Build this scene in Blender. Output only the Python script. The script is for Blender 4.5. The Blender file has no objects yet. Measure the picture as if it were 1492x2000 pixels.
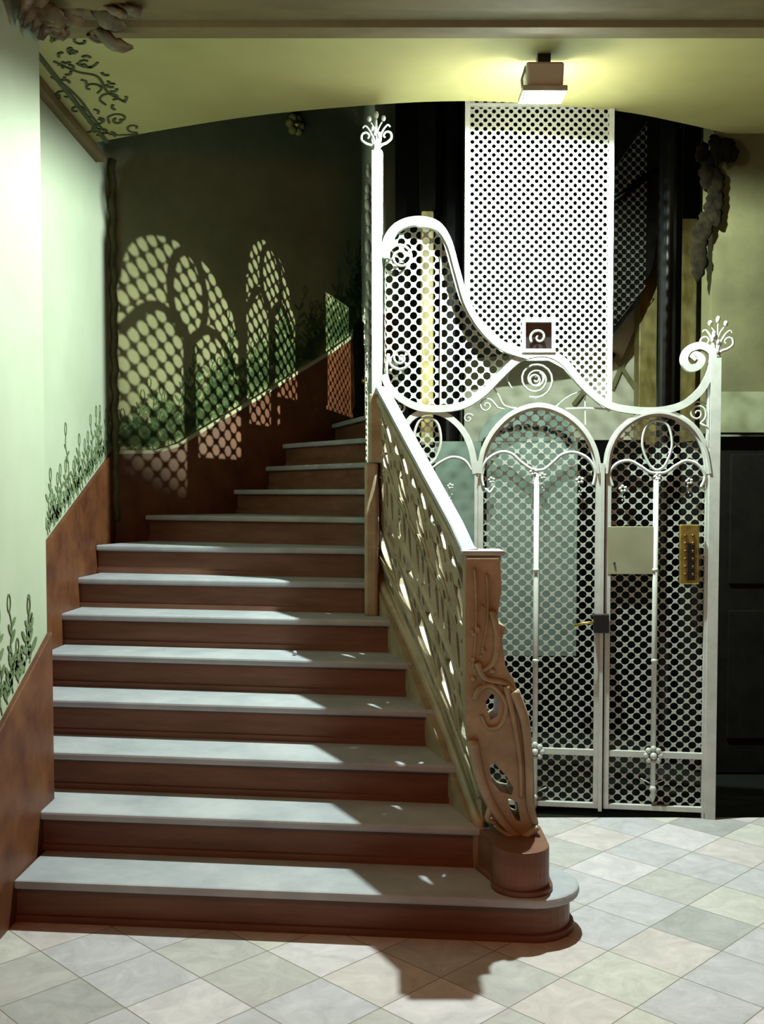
import bpy, bmesh, math, random
from mathutils import Vector
random.seed(7)
C = bpy.context.scene.collection
SC = bpy.context.scene
PI = math.pi

# ---------------------------------------------------------------- camera, light, exposure
F, CX, HOR, ZC = 2000.0, 746.0, 965.0, 1.62
PITCH = math.radians(2.4)
CY = HOR + F * math.tan(PITCH)
cam_d = bpy.data.cameras.new('camera')
cam = bpy.data.objects.new('camera', cam_d); C.objects.link(cam); SC.camera = cam
cam_d.sensor_fit = 'AUTO'; cam_d.sensor_width = 36.0
cam_d.lens = F / 2000.0 * 36.0
cam_d.shift_y = (CY - 1000.0) / 2000.0
cam.location = (0, 0, ZC); cam.rotation_euler = (PI / 2 - PITCH, 0, 0)
SC.view_settings.view_transform = 'Standard'; SC.view_settings.look = 'None'
SC.view_settings.gamma = 1.0; SC.view_settings.exposure = 0.0
SC.view_settings.use_curve_mapping = False
SC.cycles.diffuse_bounces = 1
W = bpy.data.worlds.new('world'); SC.world = W; W.use_nodes = True
W.node_tree.nodes['Background'].inputs[0].default_value = (0.45, 0.6, 0.2, 1)
W.node_tree.nodes['Background'].inputs[1].default_value = 0.004

def light(name, kind, loc, power, col, target=None, **kw):
    d = bpy.data.lights.new(name, kind); d.energy = power; d.color = col
    for k, v in kw.items(): setattr(d, k, v)
    o = bpy.data.objects.new(name, d); C.objects.link(o); o.location = loc
    if target is not None:
        o.rotation_euler = (Vector(target) - Vector(loc)).to_track_quat('-Z', 'Y').to_euler()
    return o
LAMP = Vector((0.748, 4.84, 3.47))
# the flood lamp under the ceiling edge
light('flood_lamp_light', 'SPOT', LAMP + Vector((-.078, -.03, -.04)), 620, (0.84, 1.0, 0.95), target=(0.42, 5.50, 0),
      spot_size=math.radians(176), spot_blend=.22, shadow_soft_size=.022)
light('flood_lamp_glow', 'POINT', LAMP + Vector((0, .10, -.06)), 16, (1.0, 1.0, 0.80), shadow_soft_size=.05)
# lamp of the lift shaft
light('shaft_lamp_light', 'SPOT', (1.36, 5.6, 1.75), 560, (0.95, 1.0, 0.74), target=(-.95, 7.15, 2.95),
      spot_size=math.radians(58), spot_blend=.75, shadow_soft_size=.010)
# added warm fill above the view, tints the shaded marble brown
light('warm_fill_light', 'AREA', (0.45, 0.95, 2.80), 20, (1.0, 0.23, 0.05), target=(0.1, 3.9, 0.0), size=.5)

# ---------------------------------------------------------------- geometry helpers
FW = Vector((0, math.cos(PITCH), -math.sin(PITCH))); UP = Vector((0, math.sin(PITCH), math.cos(PITCH)))
CAMP = Vector((0, 0, ZC))
def ray(u, v): return Vector((1, 0, 0)) * ((u - CX) / F) + UP * (-(v - CY) / F) + FW
def PY(u, v, Y):
    d = ray(u, v); return CAMP + d * (Y / d.y)
def PZ(u, v, Z):
    d = ray(u, v); return CAMP + d * ((Z - ZC) / d.z)
def PP(u, v, p0, n):
    d = ray(u, v); return CAMP + d * ((Vector(p0) - CAMP).dot(n) / d.dot(n))

def spline(pts, n=6, closed=False):
    pts = [Vector(p) for p in pts]; out = []; N = len(pts)
    rng = range(N if closed else N - 1)
    for i in rng:
        if closed: p0, p1, p2, p3 = pts[i-1], pts[i], pts[(i+1) % N], pts[(i+2) % N]
        else: p0, p1, p2, p3 = pts[max(i-1, 0)], pts[i], pts[i+1], pts[min(i+2, N-1)]
        for k in range(n):
            t = k / n
            out.append(.5*((2*p1) + (p2-p0)*t + (2*p0-5*p1+4*p2-p3)*t*t + (3*p1-p0-3*p2+p3)*t**3))
    if not closed: out.append(pts[-1])
    return out

class MB:
    def __init__(s): s.v = []; s.f = []
    def add(s, vs, fs):
        b = len(s.v); s.v += [Vector(p) for p in vs]; s.f += [tuple(b+i for i in f) for f in fs]; return s
    def box(s, a, b):
        (x0, y0, z0), (x1, y1, z1) = a, b
        return s.add([(x0,y0,z0),(x1,y0,z0),(x1,y1,z0),(x0,y1,z0),(x0,y0,z1),(x1,y0,z1),(x1,y1,z1),(x0,y1,z1)],
                     [(0,3,2,1),(4,5,6,7),(0,1,5,4),(1,2,6,5),(2,3,7,6),(3,0,4,7)])
    def prism(s, poly, vec):
        vec = Vector(vec); n = len(poly); P = [Vector(p) for p in poly]
        return s.add(P + [p + vec for p in P], [tuple(range(n))[::-1], tuple(range(n, 2*n))] +
                     [(i, (i+1) % n, n+(i+1) % n, n+i) for i in range(n)])
    def zprism(s, poly, z0, z1): return s.prism([(p[0], p[1], z0) for p in poly], (0, 0, z1-z0))
    def sweep(s, pts, w, d, n, sides=4, closed=False, taper=None):
        pts = [Vector(p) for p in pts]; n = Vector(n).normalized(); N = len(pts); rings = []
        for i, p in enumerate(pts):
            if closed: t = pts[(i+1) % N] - pts[i-1]
            else: t = pts[min(i+1, N-1)] - pts[max(i-1, 0)]
            if t.length < 1e-9: t = Vector((0, 0, 1))
            t.normalize(); a = t.cross(n)
            if a.length < 1e-5: a = t.cross(Vector((1, 0, 0)))
            a.normalize(); nn = a.cross(t).normalized()
            k = taper(i/(N-1)) if taper else 1.0
            ring = []
            for j in range(sides):
                if sides == 4: ca, sa = [(-1,-1),(1,-1),(1,1),(-1,1)][j]
                else:
                    th = 2*PI*j/sides; ca, sa = math.cos(th), math.sin(th)
                ring.append(p + a*(ca*w/2*k) + nn*(sa*d/2*k))
            rings.append(ring)
        vs = [q for r in rings for q in r]; fs = []
        M = N if closed else N-1
        for i in range(M):
            for j in range(sides):
                a0 = i*sides+j; a1 = i*sides+(j+1) % sides; b0 = ((i+1) % N)*sides+j; b1 = ((i+1) % N)*sides+(j+1) % sides
                fs.append((a0, a1, b1, b0))
        if not closed: fs += [tuple(range(sides))[::-1], tuple(range((N-1)*sides, N*sides))]
        return s.add(vs, fs)
    def lathe(s, prof, c, seg=16, axis='z'):
        vs = []; fs = []; n = len(prof); c = Vector(c)
        for r, h in prof:
            for j in range(seg):
                th = 2*PI*j/seg; x, y = r*math.cos(th), r*math.sin(th)
                vs.append(c + (Vector((x, y, h)) if axis == 'z' else Vector((x, h, y))))
        for i in range(n-1):
            for j in range(seg):
                fs.append((i*seg+j, i*seg+(j+1) % seg, (i+1)*seg+(j+1) % seg, (i+1)*seg+j))
        fs += [tuple(range(seg))[::-1], tuple(range((n-1)*seg, n*seg))]
        return s.add(vs, fs)
    def ball(s, c, r, sc=(1,1,1), seg=10, rings=6):
        pr = [(max(r*math.sin(PI*i/rings), 1e-4), -r*math.cos(PI*i/rings)) for i in range(rings+1)]
        vs = []; b = MB().lathe(pr, (0,0,0), seg)
        return s.add([Vector(c) + Vector((p.x*sc[0], p.y*sc[1], p.z*sc[2])) for p in b.v], b.f)
    def build(s, name, m, parent=None, smooth=False, bevel=0, solid=0, loc=None):
        me = bpy.data.meshes.new(name); me.from_pydata([tuple(p) for p in s.v], [], s.f)
        bm = bmesh.new(); bm.from_mesh(me)
        bmesh.ops.recalc_face_normals(bm, faces=bm.faces); bm.to_mesh(me); bm.free()
        me.materials.append(m)
        if smooth:
            for p in me.polygons: p.use_smooth = True
        return link(name, me, parent, bevel, solid)
def link(name, me, parent=None, bevel=0, solid=0):
    o = bpy.data.objects.new(name, me); C.objects.link(o)
    if parent is not None:
        o.parent = parent
        o.matrix_parent_inverse = parent.matrix_world.inverted() if parent.parent is None else (parent.matrix_parent_inverse.inverted() @ parent.matrix_local.inverted() @ parent.matrix_parent_inverse if False else PINV(parent))
    if solid:
        q = o.modifiers.new('thickness', 'SOLIDIFY'); q.thickness = solid; q.offset = 0
    if bevel:
        q = o.modifiers.new('edges', 'BEVEL'); q.width = bevel; q.segments = 2; q.limit_method = 'ANGLE'
    return o
from mathutils import Matrix
ROOTM = {}
def PINV(parent):
    # parts keep world coordinates: undo the root thing's placement
    p = parent
    while p.parent is not None: return Matrix.Identity(4)
    return ROOTM.get(p.name, Matrix.Identity(4)).inverted()
def thing(name, label, cat, loc, group=None):
    o = bpy.data.objects.new(name, None); C.objects.link(o); o.location = loc; o.empty_display_size = .05
    ROOTM[o.name] = Matrix.Translation(Vector(loc))
    bpy.context.view_layer.update()
    return tag(o, label, cat, group)
def tag(o, label, cat, group=None, kind=None):
    o['label'] = label; o['category'] = cat
    if group: o['group'] = group
    if kind: o['kind'] = kind
    return o
def struct(o, label, cat): o['kind'] = 'structure'; o['label'] = label; o['category'] = cat; return o
def fill2d(outline, holes, depth):
    """outline / holes in 2D -> mesh data (verts, faces) of a plate of that depth with real holes"""
    cu = bpy.data.curves.new('tmp', 'CURVE'); cu.dimensions = '2D'; cu.fill_mode = 'BOTH'; cu.extrude = depth/2
    for pl in [outline] + holes:
        sp = cu.splines.new('POLY'); sp.points.add(len(pl)-1); sp.use_cyclic_u = True
        for i, p in enumerate(pl): sp.points[i].co = (p[0], p[1], 0, 1)
    o = bpy.data.objects.new('tmp', cu); C.objects.link(o)
    bpy.context.view_layer.update(); dg = bpy.context.evaluated_depsgraph_get()
    me = bpy.data.meshes.new_from_object(o.evaluated_get(dg))
    vs = [v.co.copy() for v in me.vertices]; fs = [tuple(p.vertices) for p in me.polygons]
    bpy.data.objects.remove(o); bpy.data.curves.remove(cu); bpy.data.meshes.remove(me)
    return vs, fs
def inside(p, poly):
    x, y = p; c = False; n = len(poly); j = n-1
    for i in range(n):
        xi, yi = poly[i]; xj, yj = poly[j]
        if (yi > y) != (yj > y) and x < (xj-xi)*(y-yi)/(yj-yi)+xi: c = not c
        j = i
    return c
def nearest(p, poly):
    best = None; bd = 1e9; x, y = p
    for i in range(len(poly)):
        ax, ay = poly[i-1]; bx, by = poly[i]; dx, dy = bx-ax, by-ay
        L = dx*dx+dy*dy
        t = 0 if L < 1e-12 else max(0, min(1, ((x-ax)*dx+(y-ay)*dy)/L))
        qx, qy = ax+t*dx, ay+t*dy; d = (qx-x)**2+(qy-y)**2
        if d < bd: bd = d; best = (qx, qy)
    return best
def grille(poly, pitch, hr, fmap, ox=0, oz=0, zs=1.0):
    """pierced lattice of round-holed diamonds clipped to an outline; returns MB"""
    poly = [tuple(p) for p in poly]
    xs = [p[0] for p in poly]; zs_ = [p[1] for p in poly]
    mb = MB(); idx = {}; cache = {}
    pz = pitch*zs
    def clip(p):
        k = (round(p[0]*1e4), round(p[1]*1e4))
        if k not in cache:
            ins = inside(p, poly); cache[k] = (ins, p if ins else nearest(p, poly))
        return cache[k]
    def vid(p):
        k = (round(p[0]*1e5), round(p[1]*1e5))
        if k not in idx: idx[k] = len(mb.v); mb.v.append(Vector(fmap(p[0], p[1])))
        return idx[k]
    i0 = int((min(xs)-ox)/pitch)-2; i1 = int((max(xs)-ox)/pitch)+3
    j0 = int((min(zs_)-oz)/pz)-2; j1 = int((max(zs_)-oz)/pz)+3
    for i in range(2*i0, 2*i1):
        for j in range(2*j0, 2*j1):
            if (i+j) % 2: continue
            cx, cz = ox+i*pitch/2, oz+j*pz/2
            outer = [(cx+pitch/2*a, cz+pz/2*b) for a, b in [(1,0),(.5,.5),(0,1),(-.5,.5),(-1,0),(-.5,-.5),(0,-1),(.5,-.5)]]
            oc = [clip(p) for p in outer]
            if not any(c[0] for c in oc): continue
            inn = [clip((cx+hr*pitch*math.cos(PI*k/4), cz+hr*pz*math.sin(PI*k/4))) for k in range(8)]
            o_ = [vid(c[1]) for c in oc]; n_ = [vid(c[1]) for c in inn]
            for k in range(8):
                f = [o_[k], o_[(k+1) % 8], n_[(k+1) % 8], n_[k]]
                g = []
                for q in f:
                    if q not in g: g.append(q)
                if len(g) >= 3: mb.f.append(tuple(g))
    return mb
def spiral(c, r0, r1, turns, a0, n=44, ccw=1):
    return [(c[0]+(r0+(r1-r0)*t/n)*math.cos(a0+ccw*2*PI*turns*t/n), c[1]-(r0+(r1-r0)*t/n)*math.sin(a0+ccw*2*PI*turns*t/n)) for t in range(n+1)]

# ---------------------------------------------------------------- materials
def mat(name, col, rough=.5, col2=None, scale=6, detail=5, metal=0, bump=0, contrast=(.35,.65), stretch=(1,1,1), emit=None, spec=.5):
    m = bpy.data.materials.new(name); m.use_nodes = True; nt = m.node_tree; b = nt.nodes['Principled BSDF']
    b.inputs['Base Color'].default_value = (*col, 1); b.inputs['Roughness'].default_value = rough
    b.inputs['Metallic'].default_value = metal; b.inputs['Specular IOR Level'].default_value = spec
    if col2 is not None or bump:
        tc = nt.nodes.new('ShaderNodeTexCoord'); mp = nt.nodes.new('ShaderNodeMapping'); nz = nt.nodes.new('ShaderNodeTexNoise')
        mp.inputs['Scale'].default_value = stretch
        nz.inputs['Scale'].default_value = scale; nz.inputs['Detail'].default_value = detail; nz.inputs['Roughness'].default_value = .65
        nt.links.new(tc.outputs['Object'], mp.inputs[0]); nt.links.new(mp.outputs[0], nz.inputs['Vector'])
        if col2 is not None:
            r = nt.nodes.new('ShaderNodeValToRGB'); r.color_ramp.elements[0].position = contrast[0]; r.color_ramp.elements[1].position = contrast[1]
            r.color_ramp.elements[0].color = (*col, 1); r.color_ramp.elements[1].color = (*col2, 1)
            nt.links.new(nz.outputs['Fac'], r.inputs[0]); nt.links.new(r.outputs[0], b.inputs['Base Color'])
        if bump:
            bp = nt.nodes.new('ShaderNodeBump'); bp.inputs['Strength'].default_value = bump; bp.inputs['Distance'].default_value = .01
            nt.links.new(nz.outputs['Fac'], bp.inputs['Height']); nt.links.new(bp.outputs[0], b.inputs['Normal'])
    if emit:
        b.inputs['Emission Color'].default_value = (*emit[0], 1); b.inputs['Emission Strength'].default_value = emit[1]
    return m
M = dict(
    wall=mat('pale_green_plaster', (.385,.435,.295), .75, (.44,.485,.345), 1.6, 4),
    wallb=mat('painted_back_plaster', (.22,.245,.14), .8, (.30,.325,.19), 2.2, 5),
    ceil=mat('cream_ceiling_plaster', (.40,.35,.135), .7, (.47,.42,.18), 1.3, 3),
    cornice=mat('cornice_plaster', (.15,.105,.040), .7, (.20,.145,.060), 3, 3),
    dado=mat('red_brown_marble', (.080,.021,.007), .5, (.165,.060,.020), 5, 8, bump=.05),
    marble=mat('white_marble', (.34,.36,.38), .6, (.48,.49,.50), 3.5, 8, spec=.12),
    riser=mat('riser_marble', (.155,.070,.042), .42, (.24,.12,.078), 4, 8, stretch=(.35,1,3), spec=.2),
    stone=mat('balustrade_marble', (.30,.24,.14), .40, (.46,.38,.25), 7, 8, bump=.35),
    paint=mat('white_enamel', (.50,.53,.46), .42, (.60,.62,.56), 14, 3),
    mesh=mat('white_enamel_mesh', (.44,.47,.40), .5),
    black=mat('black_polished_stone', (.003,.003,.003), .22, spec=.3),
    darkw=mat('dark_wood', (.003,.003,.002), .8, (.007,.006,.004), 8, 4, spec=.1),
    yellow=mat('yellow_veined_marble', (.16,.12,.02), .4, (.40,.34,.12), 9, 8, stretch=(1,1,.3)),
    rwall=mat('olive_wall_paint', (.06,.058,.020), .75, (.105,.10,.038), 2.4, 5),
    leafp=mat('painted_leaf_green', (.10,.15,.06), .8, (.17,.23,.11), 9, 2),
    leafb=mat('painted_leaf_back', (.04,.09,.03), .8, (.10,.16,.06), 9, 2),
    leafd=mat('painted_leaf_dark', (.05,.06,.02), .8, (.09,.09,.04), 9, 2),
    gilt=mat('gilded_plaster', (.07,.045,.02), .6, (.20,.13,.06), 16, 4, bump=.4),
    brass=mat('brass', (.36,.27,.06), .35, (.60,.48,.14), 20, 2, metal=.85),
    iron=mat('black_iron', (.006,.006,.006), .4),
    plate=mat('dull_metal_plate', (.26,.27,.16), .6, (.31,.32,.20), 5, 2),
    lampb=mat('lamp_housing_grey', (.75,.74,.62), .5),
    lens=mat('lamp_lens', (.9,.95,.9), .4, emit=((.9,1,.93), .9)),
    glass=mat('frosted_green_glass', (.22,.32,.26), .35, (.34,.44,.37), 2, 4),
    far=mat('pale_far_plaster', (.66,.68,.46), .8, (.80,.82,.62), 3, 4),
    darkf=mat('dark_stone_floor', (.006,.007,.005), .5, spec=.3),
)
def floor_mat():
    m = bpy.data.materials.new('diagonal_marble_tiles'); m.use_nodes = True; nt = m.node_tree; N = nt.nodes; L = nt.links
    b = N['Principled BSDF']; b.inputs['Roughness'].default_value = .5; b.inputs['Specular IOR Level'].default_value = .25
    tc = N.new('ShaderNodeTexCoord'); mp = N.new('ShaderNodeMapping')
    mp.vector_type = 'TEXTURE'
    mp.inputs['Location'].default_value = (-.407, 3.57, 0); mp.inputs['Rotation'].default_value = (0, 0, math.radians(45)); mp.inputs['Scale'].default_value = (.285,.285,1)
    L.new(tc.outputs['Object'], mp.inputs[0])
    fl = N.new('ShaderNodeVectorMath'); fl.operation = 'FLOOR'; L.new(mp.outputs[0], fl.inputs[0])
    fr = N.new('ShaderNodeVectorMath'); fr.operation = 'FRACTION'; L.new(mp.outputs[0], fr.inputs[0])
    wn = N.new('ShaderNodeTexWhiteNoise'); wn.noise_dimensions = '2D'; L.new(fl.outputs[0], wn.inputs['Vector'])
    r = N.new('ShaderNodeValToRGB'); cr = r.color_ramp; cr.interpolation = 'CONSTANT'
    cols = [(0,(.62,.56,.53)),(.2,(.55,.53,.54)),(.4,(.52,.50,.47)),(.55,(.66,.61,.61)),(.72,(.60,.58,.52)),(.88,(.44,.43,.41))]
    cr.elements[0].color = (*cols[0][1],1); cr.elements[1].position = .88; cr.elements[1].color = (*cols[-1][1],1)
    for p, c in cols[1:-1]:
        e = cr.elements.new(p); e.color = (*c,1)
    L.new(wn.outputs['Value'], r.inputs[0])
    nz = N.new('ShaderNodeTexNoise'); nz.inputs['Scale'].default_value = 7; nz.inputs['Detail'].default_value = 8; nz.inputs['Roughness'].default_value = .7; nz.inputs['Distortion'].default_value = 1.2
    add = N.new('ShaderNodeVectorMath'); add.operation = 'ADD'; L.new(tc.outputs['Object'], add.inputs[0]); L.new(wn.outputs['Color'], add.inputs[1]); L.new(add.outputs[0], nz.inputs['Vector'])
    mr = N.new('ShaderNodeMapRange'); mr.inputs[1].default_value = .3; mr.inputs[2].default_value = .7; mr.inputs[3].default_value = .78; mr.inputs[4].default_value = 1.12; L.new(nz.outputs['Fac'], mr.inputs[0])
    mx = N.new('ShaderNodeMix'); mx.data_type = 'RGBA'; mx.blend_type = 'MULTIPLY'; mx.inputs['Factor'].default_value = 1
    L.new(r.outputs[0], mx.inputs['A']); L.new(mr.outputs[0], mx.inputs['B'])
    sp = N.new('ShaderNodeSeparateXYZ'); L.new(fr.outputs[0], sp.inputs[0])
    def edge(o):
        a = N.new('ShaderNodeMath'); a.operation = 'SUBTRACT'; L.new(o, a.inputs[0]); a.inputs[1].default_value = .5
        c = N.new('ShaderNodeMath'); c.operation = 'ABSOLUTE'; L.new(a.outputs[0], c.inputs[0]); return c.outputs[0]
    mxm = N.new('ShaderNodeMath'); mxm.operation = 'MAXIMUM'; L.new(edge(sp.outputs[0]), mxm.inputs[0]); L.new(edge(sp.outputs[1]), mxm.inputs[1])
    gt = N.new('ShaderNodeMath'); gt.operation = 'GREATER_THAN'; L.new(mxm.outputs[0], gt.inputs[0]); gt.inputs[1].default_value = .493
    m2 = N.new('ShaderNodeMix'); m2.data_type = 'RGBA'; L.new(gt.outputs[0], m2.inputs['Factor']); L.new(mx.outputs['Result'], m2.inputs['A']); m2.inputs['B'].default_value = (.22,.19,.16,1)
    L.new(m2.outputs['Result'], b.inputs['Base Color'])
    return m

# ---------------------------------------------------------------- room shell
ZCEIL = 3.65
GATE_A, GATE_B = 5.29, -.14                       # gate plane  Y = A + B X
o = MB().box((-2.2,-1.5,-.1),(3.4,5.07,0)).build('floor', floor_mat()); struct(o, 'pale marble floor tiles laid diagonally in front of the stairs', 'floor')
o = MB().box((-.3,5.07,-.1),(3.4,9.2,-.012)).build('floor', M['darkf']); struct(o, 'dark stone floor behind the lift gate', 'floor')
# left pier wall, recessed left wall
o = MB().box((-2.1,-1.5,0),(-1.41,4.29,4.6)).build('wall_left', M['wall']); struct(o, 'pale green plastered pier at the left edge', 'wall')
o = MB().box((-2.1,4.29,0),(-1.71,6.47,4.8)).build('wall_left_stair', M['wall']); o.name = 'wall_left.001'; struct(o, 'recessed pale green wall with painted sprays beside the stairs', 'wall')
WALL_L, WALL_R = o, None
# back wall, plane through corner
BC = Vector((-1.71, 6.45, 0)); BD = Vector((1.5, 1.45, 0)).normalized(); BN = Vector((BD.y, -BD.x, 0))
def BW(s, z, off=0): return BC + BD*s + Vector((0,0,z)) + BN*off
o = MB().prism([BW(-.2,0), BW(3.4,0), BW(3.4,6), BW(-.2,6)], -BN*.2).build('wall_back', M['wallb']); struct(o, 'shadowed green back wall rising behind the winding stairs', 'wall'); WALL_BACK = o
o = MB().box((.62,7.75,0),(3.4,7.9,6)).build('wall_back', M['far']); o.name = 'wall_back.001'; struct(o, 'pale rear wall of the lift well', 'wall')
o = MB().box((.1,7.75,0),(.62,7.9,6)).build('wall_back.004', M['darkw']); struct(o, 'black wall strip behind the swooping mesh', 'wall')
# right wall with door opening
o = MB().box((1.87,5.86,1.97),(3.4,6.05,4.4)).build('wall_right', M['rwall']); struct(o, 'olive painted wall right of the lift well', 'wall')
o = MB().box((3.3,-1.5,0),(3.4,6.0,4.4)).build('wall_right', M['rwall']); o.name='wall_right.001'; struct(o, 'olive side wall of the hall', 'wall')
b = MB().box((1.93,5.90,0),(2.95,5.96,1.95)); 
d = b.build('door_1', M['darkw']); struct(d, 'black wooden door under the olive wall', 'door')
for k in range(2):
    for j in range(2):
        MB().box((2.0+k*.47,5.885,.2+j*.9),(2.39+k*.47,5.905,.95+j*.9)).build('door_panel', M['darkw'], d, bevel=.006)
o = MB().box((1.87,5.83,1.97),(3.3,5.87,2.20)).build('trim_1', mat('pale_lintel_paint', (.10,.11,.045), .7, (.20,.22,.12), 5, 2)); struct(o, 'pale lintel band above the black door', 'trim')
# ceiling slab with the curved stairwell edge
edge = [PZ(u, v, ZCEIL) for u, v in [(150,286),(300,257),(500,226),(700,207),(860,198),(1000,200),(1200,216),(1330,240),(1450,268)]]
edge = spline(edge, 5)
poly = [(-2.0,4.0,0),(-2.0,edge[0].y+.05,0)] + [(p.x,p.y,0) for p in edge] + [(3.4,edge[-1].y,0),(3.4,4.0,0)]
o = MB().zprism(poly[::-1], ZCEIL, ZCEIL+.3).build('ceiling', M['ceil']); struct(o, 'cream ceiling with a curved edge at the stairwell', 'ceiling')
o = MB().box((-2.1,-1.5,ZCEIL+.05),(3.4,4.0,ZCEIL+.3)).build('ceiling', M['ceil']); o.name='ceiling.001'; struct(o, 'cream ceiling of the entrance hall', 'ceiling')
o = MB().box((-2.1,5.2,5.6),(3.4,9.2,5.7)).build('ceiling', M['darkw']); o.name='ceiling.002'; struct(o, 'dark top of the stairwell', 'ceiling')
# moulded beam: profile in YZ swept along X
prof = [(3.98,3.72),(3.98,3.50),(4.05,3.50),(4.07,3.53),(4.13,3.53),(4.15,3.555),(4.27,3.555),(4.29,3.535),(4.34,3.535),(4.36,3.575),(4.44,3.575),(4.46,3.595),(4.52,3.595),(4.54,3.62),(4.585,3.62),(4.595,3.652),(4.595,3.72)]
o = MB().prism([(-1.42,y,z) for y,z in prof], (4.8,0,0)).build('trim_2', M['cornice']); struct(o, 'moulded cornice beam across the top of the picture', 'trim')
# dados
def ql(pts): return pts
o = MB().prism([(-1.41,-1.0,0),(-1.41,4.293,0),(-1.41,4.293,1.04),(-1.41,3.78,.80),(-1.41,3.0,.42),(-1.41,-1.0,.42)], (.022,0,0)).build('trim_3', M['dado'], bevel=.004); struct(o, 'red-brown marble dado on the left pier', 'trim')
o = MB().prism([(-1.71,4.30,.4),(-1.71,6.46,.8),(-1.71,6.46,1.885),(-1.71,5.17,1.375),(-1.71,4.30,1.02)], (.022,0,0)).build('trim_4', M['dado'], bevel=.004); struct(o, 'red-brown marble dado climbing the recessed left wall', 'trim')
bd = [PP(u, v, BC, BN) for u, v in [(226,886),(300,885),(345,872),(420,826),(500,780),(570,735),(640,692),(705,645),(760,600),(860,520)]]
bs = [((p-BC).dot(BD), p.z) for p in bd]
o = MB().prism([BW(s,z,.0) for s,z in bs] + [BW(bs[-1][0],.8), BW(0,.8)], BN*.022).build('trim_5', M['dado']); struct(o, 'red-brown marble dado on the shadowed back wall', 'trim')
o = MB().sweep([BW(s,z+.008,.012) for s,z in bs], .022,.03,BN).build('trim_6', M['wall']); struct(o, 'thin pale edging line above the back dado', 'trim')
# corner moulding and ceiling line
cm = [BW(.03, 1.45+i*.05, .015+.006*math.sin(i*2.1)) + BD*(.008*math.sin(i*1.7)) for i in range(46)]
o = MB().sweep(cm, .05, .04, BN, 8).build('trim_7', mat('dark_corner_moulding', (.05,.055,.022), .6, (.10,.11,.04), 12, 3), smooth=True); struct(o, 'dark knotted moulding in the stair wall corner', 'trim')
b = MB()
b.box((-1.71,4.3,3.60),(-1.66,6.2,3.652)); 
o = b.build('trim_8', M['cornice']); struct(o, 'narrow moulding between left wall and ceiling', 'trim')
o = MB().box((-1.60,4.6,3.643),(-1.575,6.0,3.652)).build('trim_9', M['leafd']); struct(o, 'thin dark painted line along the ceiling edge', 'trim')

# ---------------------------------------------------------------- staircase
R = .165
Lp = {1:(-1.39,3.80),2:(-1.39,4.11),3:(-1.70,4.46),4:(-1.70,4.77),5:(-1.70,5.09),6:(-1.70,5.38),7:(-1.70,5.68),8:(-1.69,6.03),9:(-1.53,6.60),10:(-1.03,7.09),11:(-.83,7.28),12:(-.72,7.39),13:(-.38,7.72),14:(-.1,8.0)}
Rp = {1:(.53,3.615),2:(.425,3.905),3:(.345,4.19),4:(.245,4.50),5:(.145,4.79),6:(.06,5.09),7:(-.02,5.36),8:(-.05,5.62),9:(-.06,5.85),10:(-.07,6.05),11:(-.08,6.28),12:(-.09,6.55),13:(-.10,6.80),14:(-.11,7.0)}
stair = thing('staircase', 'wide marble staircase rising and winding left of the lift gate', 'staircase', (-.5,3.6,0))
def off(a, b, d):
    a, b = Vector((*a,0)), Vector((*b,0)); t = (b-a).normalized(); n = Vector((-t.y, t.x, 0)); return (a+n*d, b+n*d)
for i in range(1, 14):
    z = R*i; a, c = Lp[i], Rp[i]; a2, c2 = Lp[i+1], Rp[i+1]
    f0, f1 = off(a, c, .03); k0, k1 = off(a2, c2, .09)
    p0, p1 = off(a, c, .018)
    if i == 1:
        arc = lambda r: [(.55+r*math.sin(t), 3.80-r*math.cos(t)) for t in [PI*q/14 for q in range(15)]]
        rp = [(f0.x,f0.y)] + arc(.155) + [(.4,3.99),(k0.x,k0.y)]
        tp = [a] + arc(.19) + [(.4,4.01),(k0.x,k0.y)]
        pp = [(p0.x,p0.y)] + arc(.17) + [(.4,3.99),(k0.x,k0.y)]
    else:
        rp = [(f0.x,f0.y),(f1.x,f1.y),(k1.x,k1.y),(k0.x,k0.y)]
        tp = [a, c, (k1.x,k1.y),(k0.x,k0.y)]
        pp = [(p0.x,p0.y),(p1.x,p1.y),(k1.x,k1.y),(k0.x,k0.y)]
    if 9 <= i: # fill behind winders
        pass
    b = MB().zprism(rp, z-R if i > 1 else 0.0, z-.032)
    b.zprism(pp, z-R, z-R+.026)
    st = b.build('step', M['riser'], stair)
    MB().zprism(tp, z-.034, z).build('tread', M['marble'], st, bevel=.010)
# solid core under winders and stair
b = MB()
for i in range(3, 14):
    a2, c2 = Lp[i], Rp[i]; k0, k1 = off(a2, c2, .10)
    a3, c3 = Lp[min(i+1,14)], Rp[min(i+1,14)]; q0, q1 = off(a3, c3, .10)
    b.zprism([(k0.x,k0.y),(k1.x,k1.y),(q1.x,q1.y),(q0.x,q0.y)], R*(i-2)-.1, R*(i-1)-.02)
b.build('core', M['riser'], stair)
# curled end of the second step which carries the newel
pe = [(.37,3.93),(.395,3.86),(.415,3.80)] + [(.515+.104*math.cos(t), 3.745+.104*math.sin(t)) for t in [PI*1.0+PI*q/14 for q in range(15)]] + [(.619,3.95),(.55,4.05),(.40,4.05)]
b = MB().zprism(pe, R-.002, .325); b.zprism([(x+(.012 if x>.5 else -.008),y-.010) for x,y in pe], R-.002, R+.02)
b.build('curled_end', M['riser'], stair, bevel=.004)
for x0, y0 in [(-.43, 5.0)]:
    pb = MB().ball((x0,y0+.02,.825+.012),.012).build('paper_scrap', M['marble'], smooth=True)
    tag(pb, 'tiny white scrap lying on the fifth stair tread', 'scrap')

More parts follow.
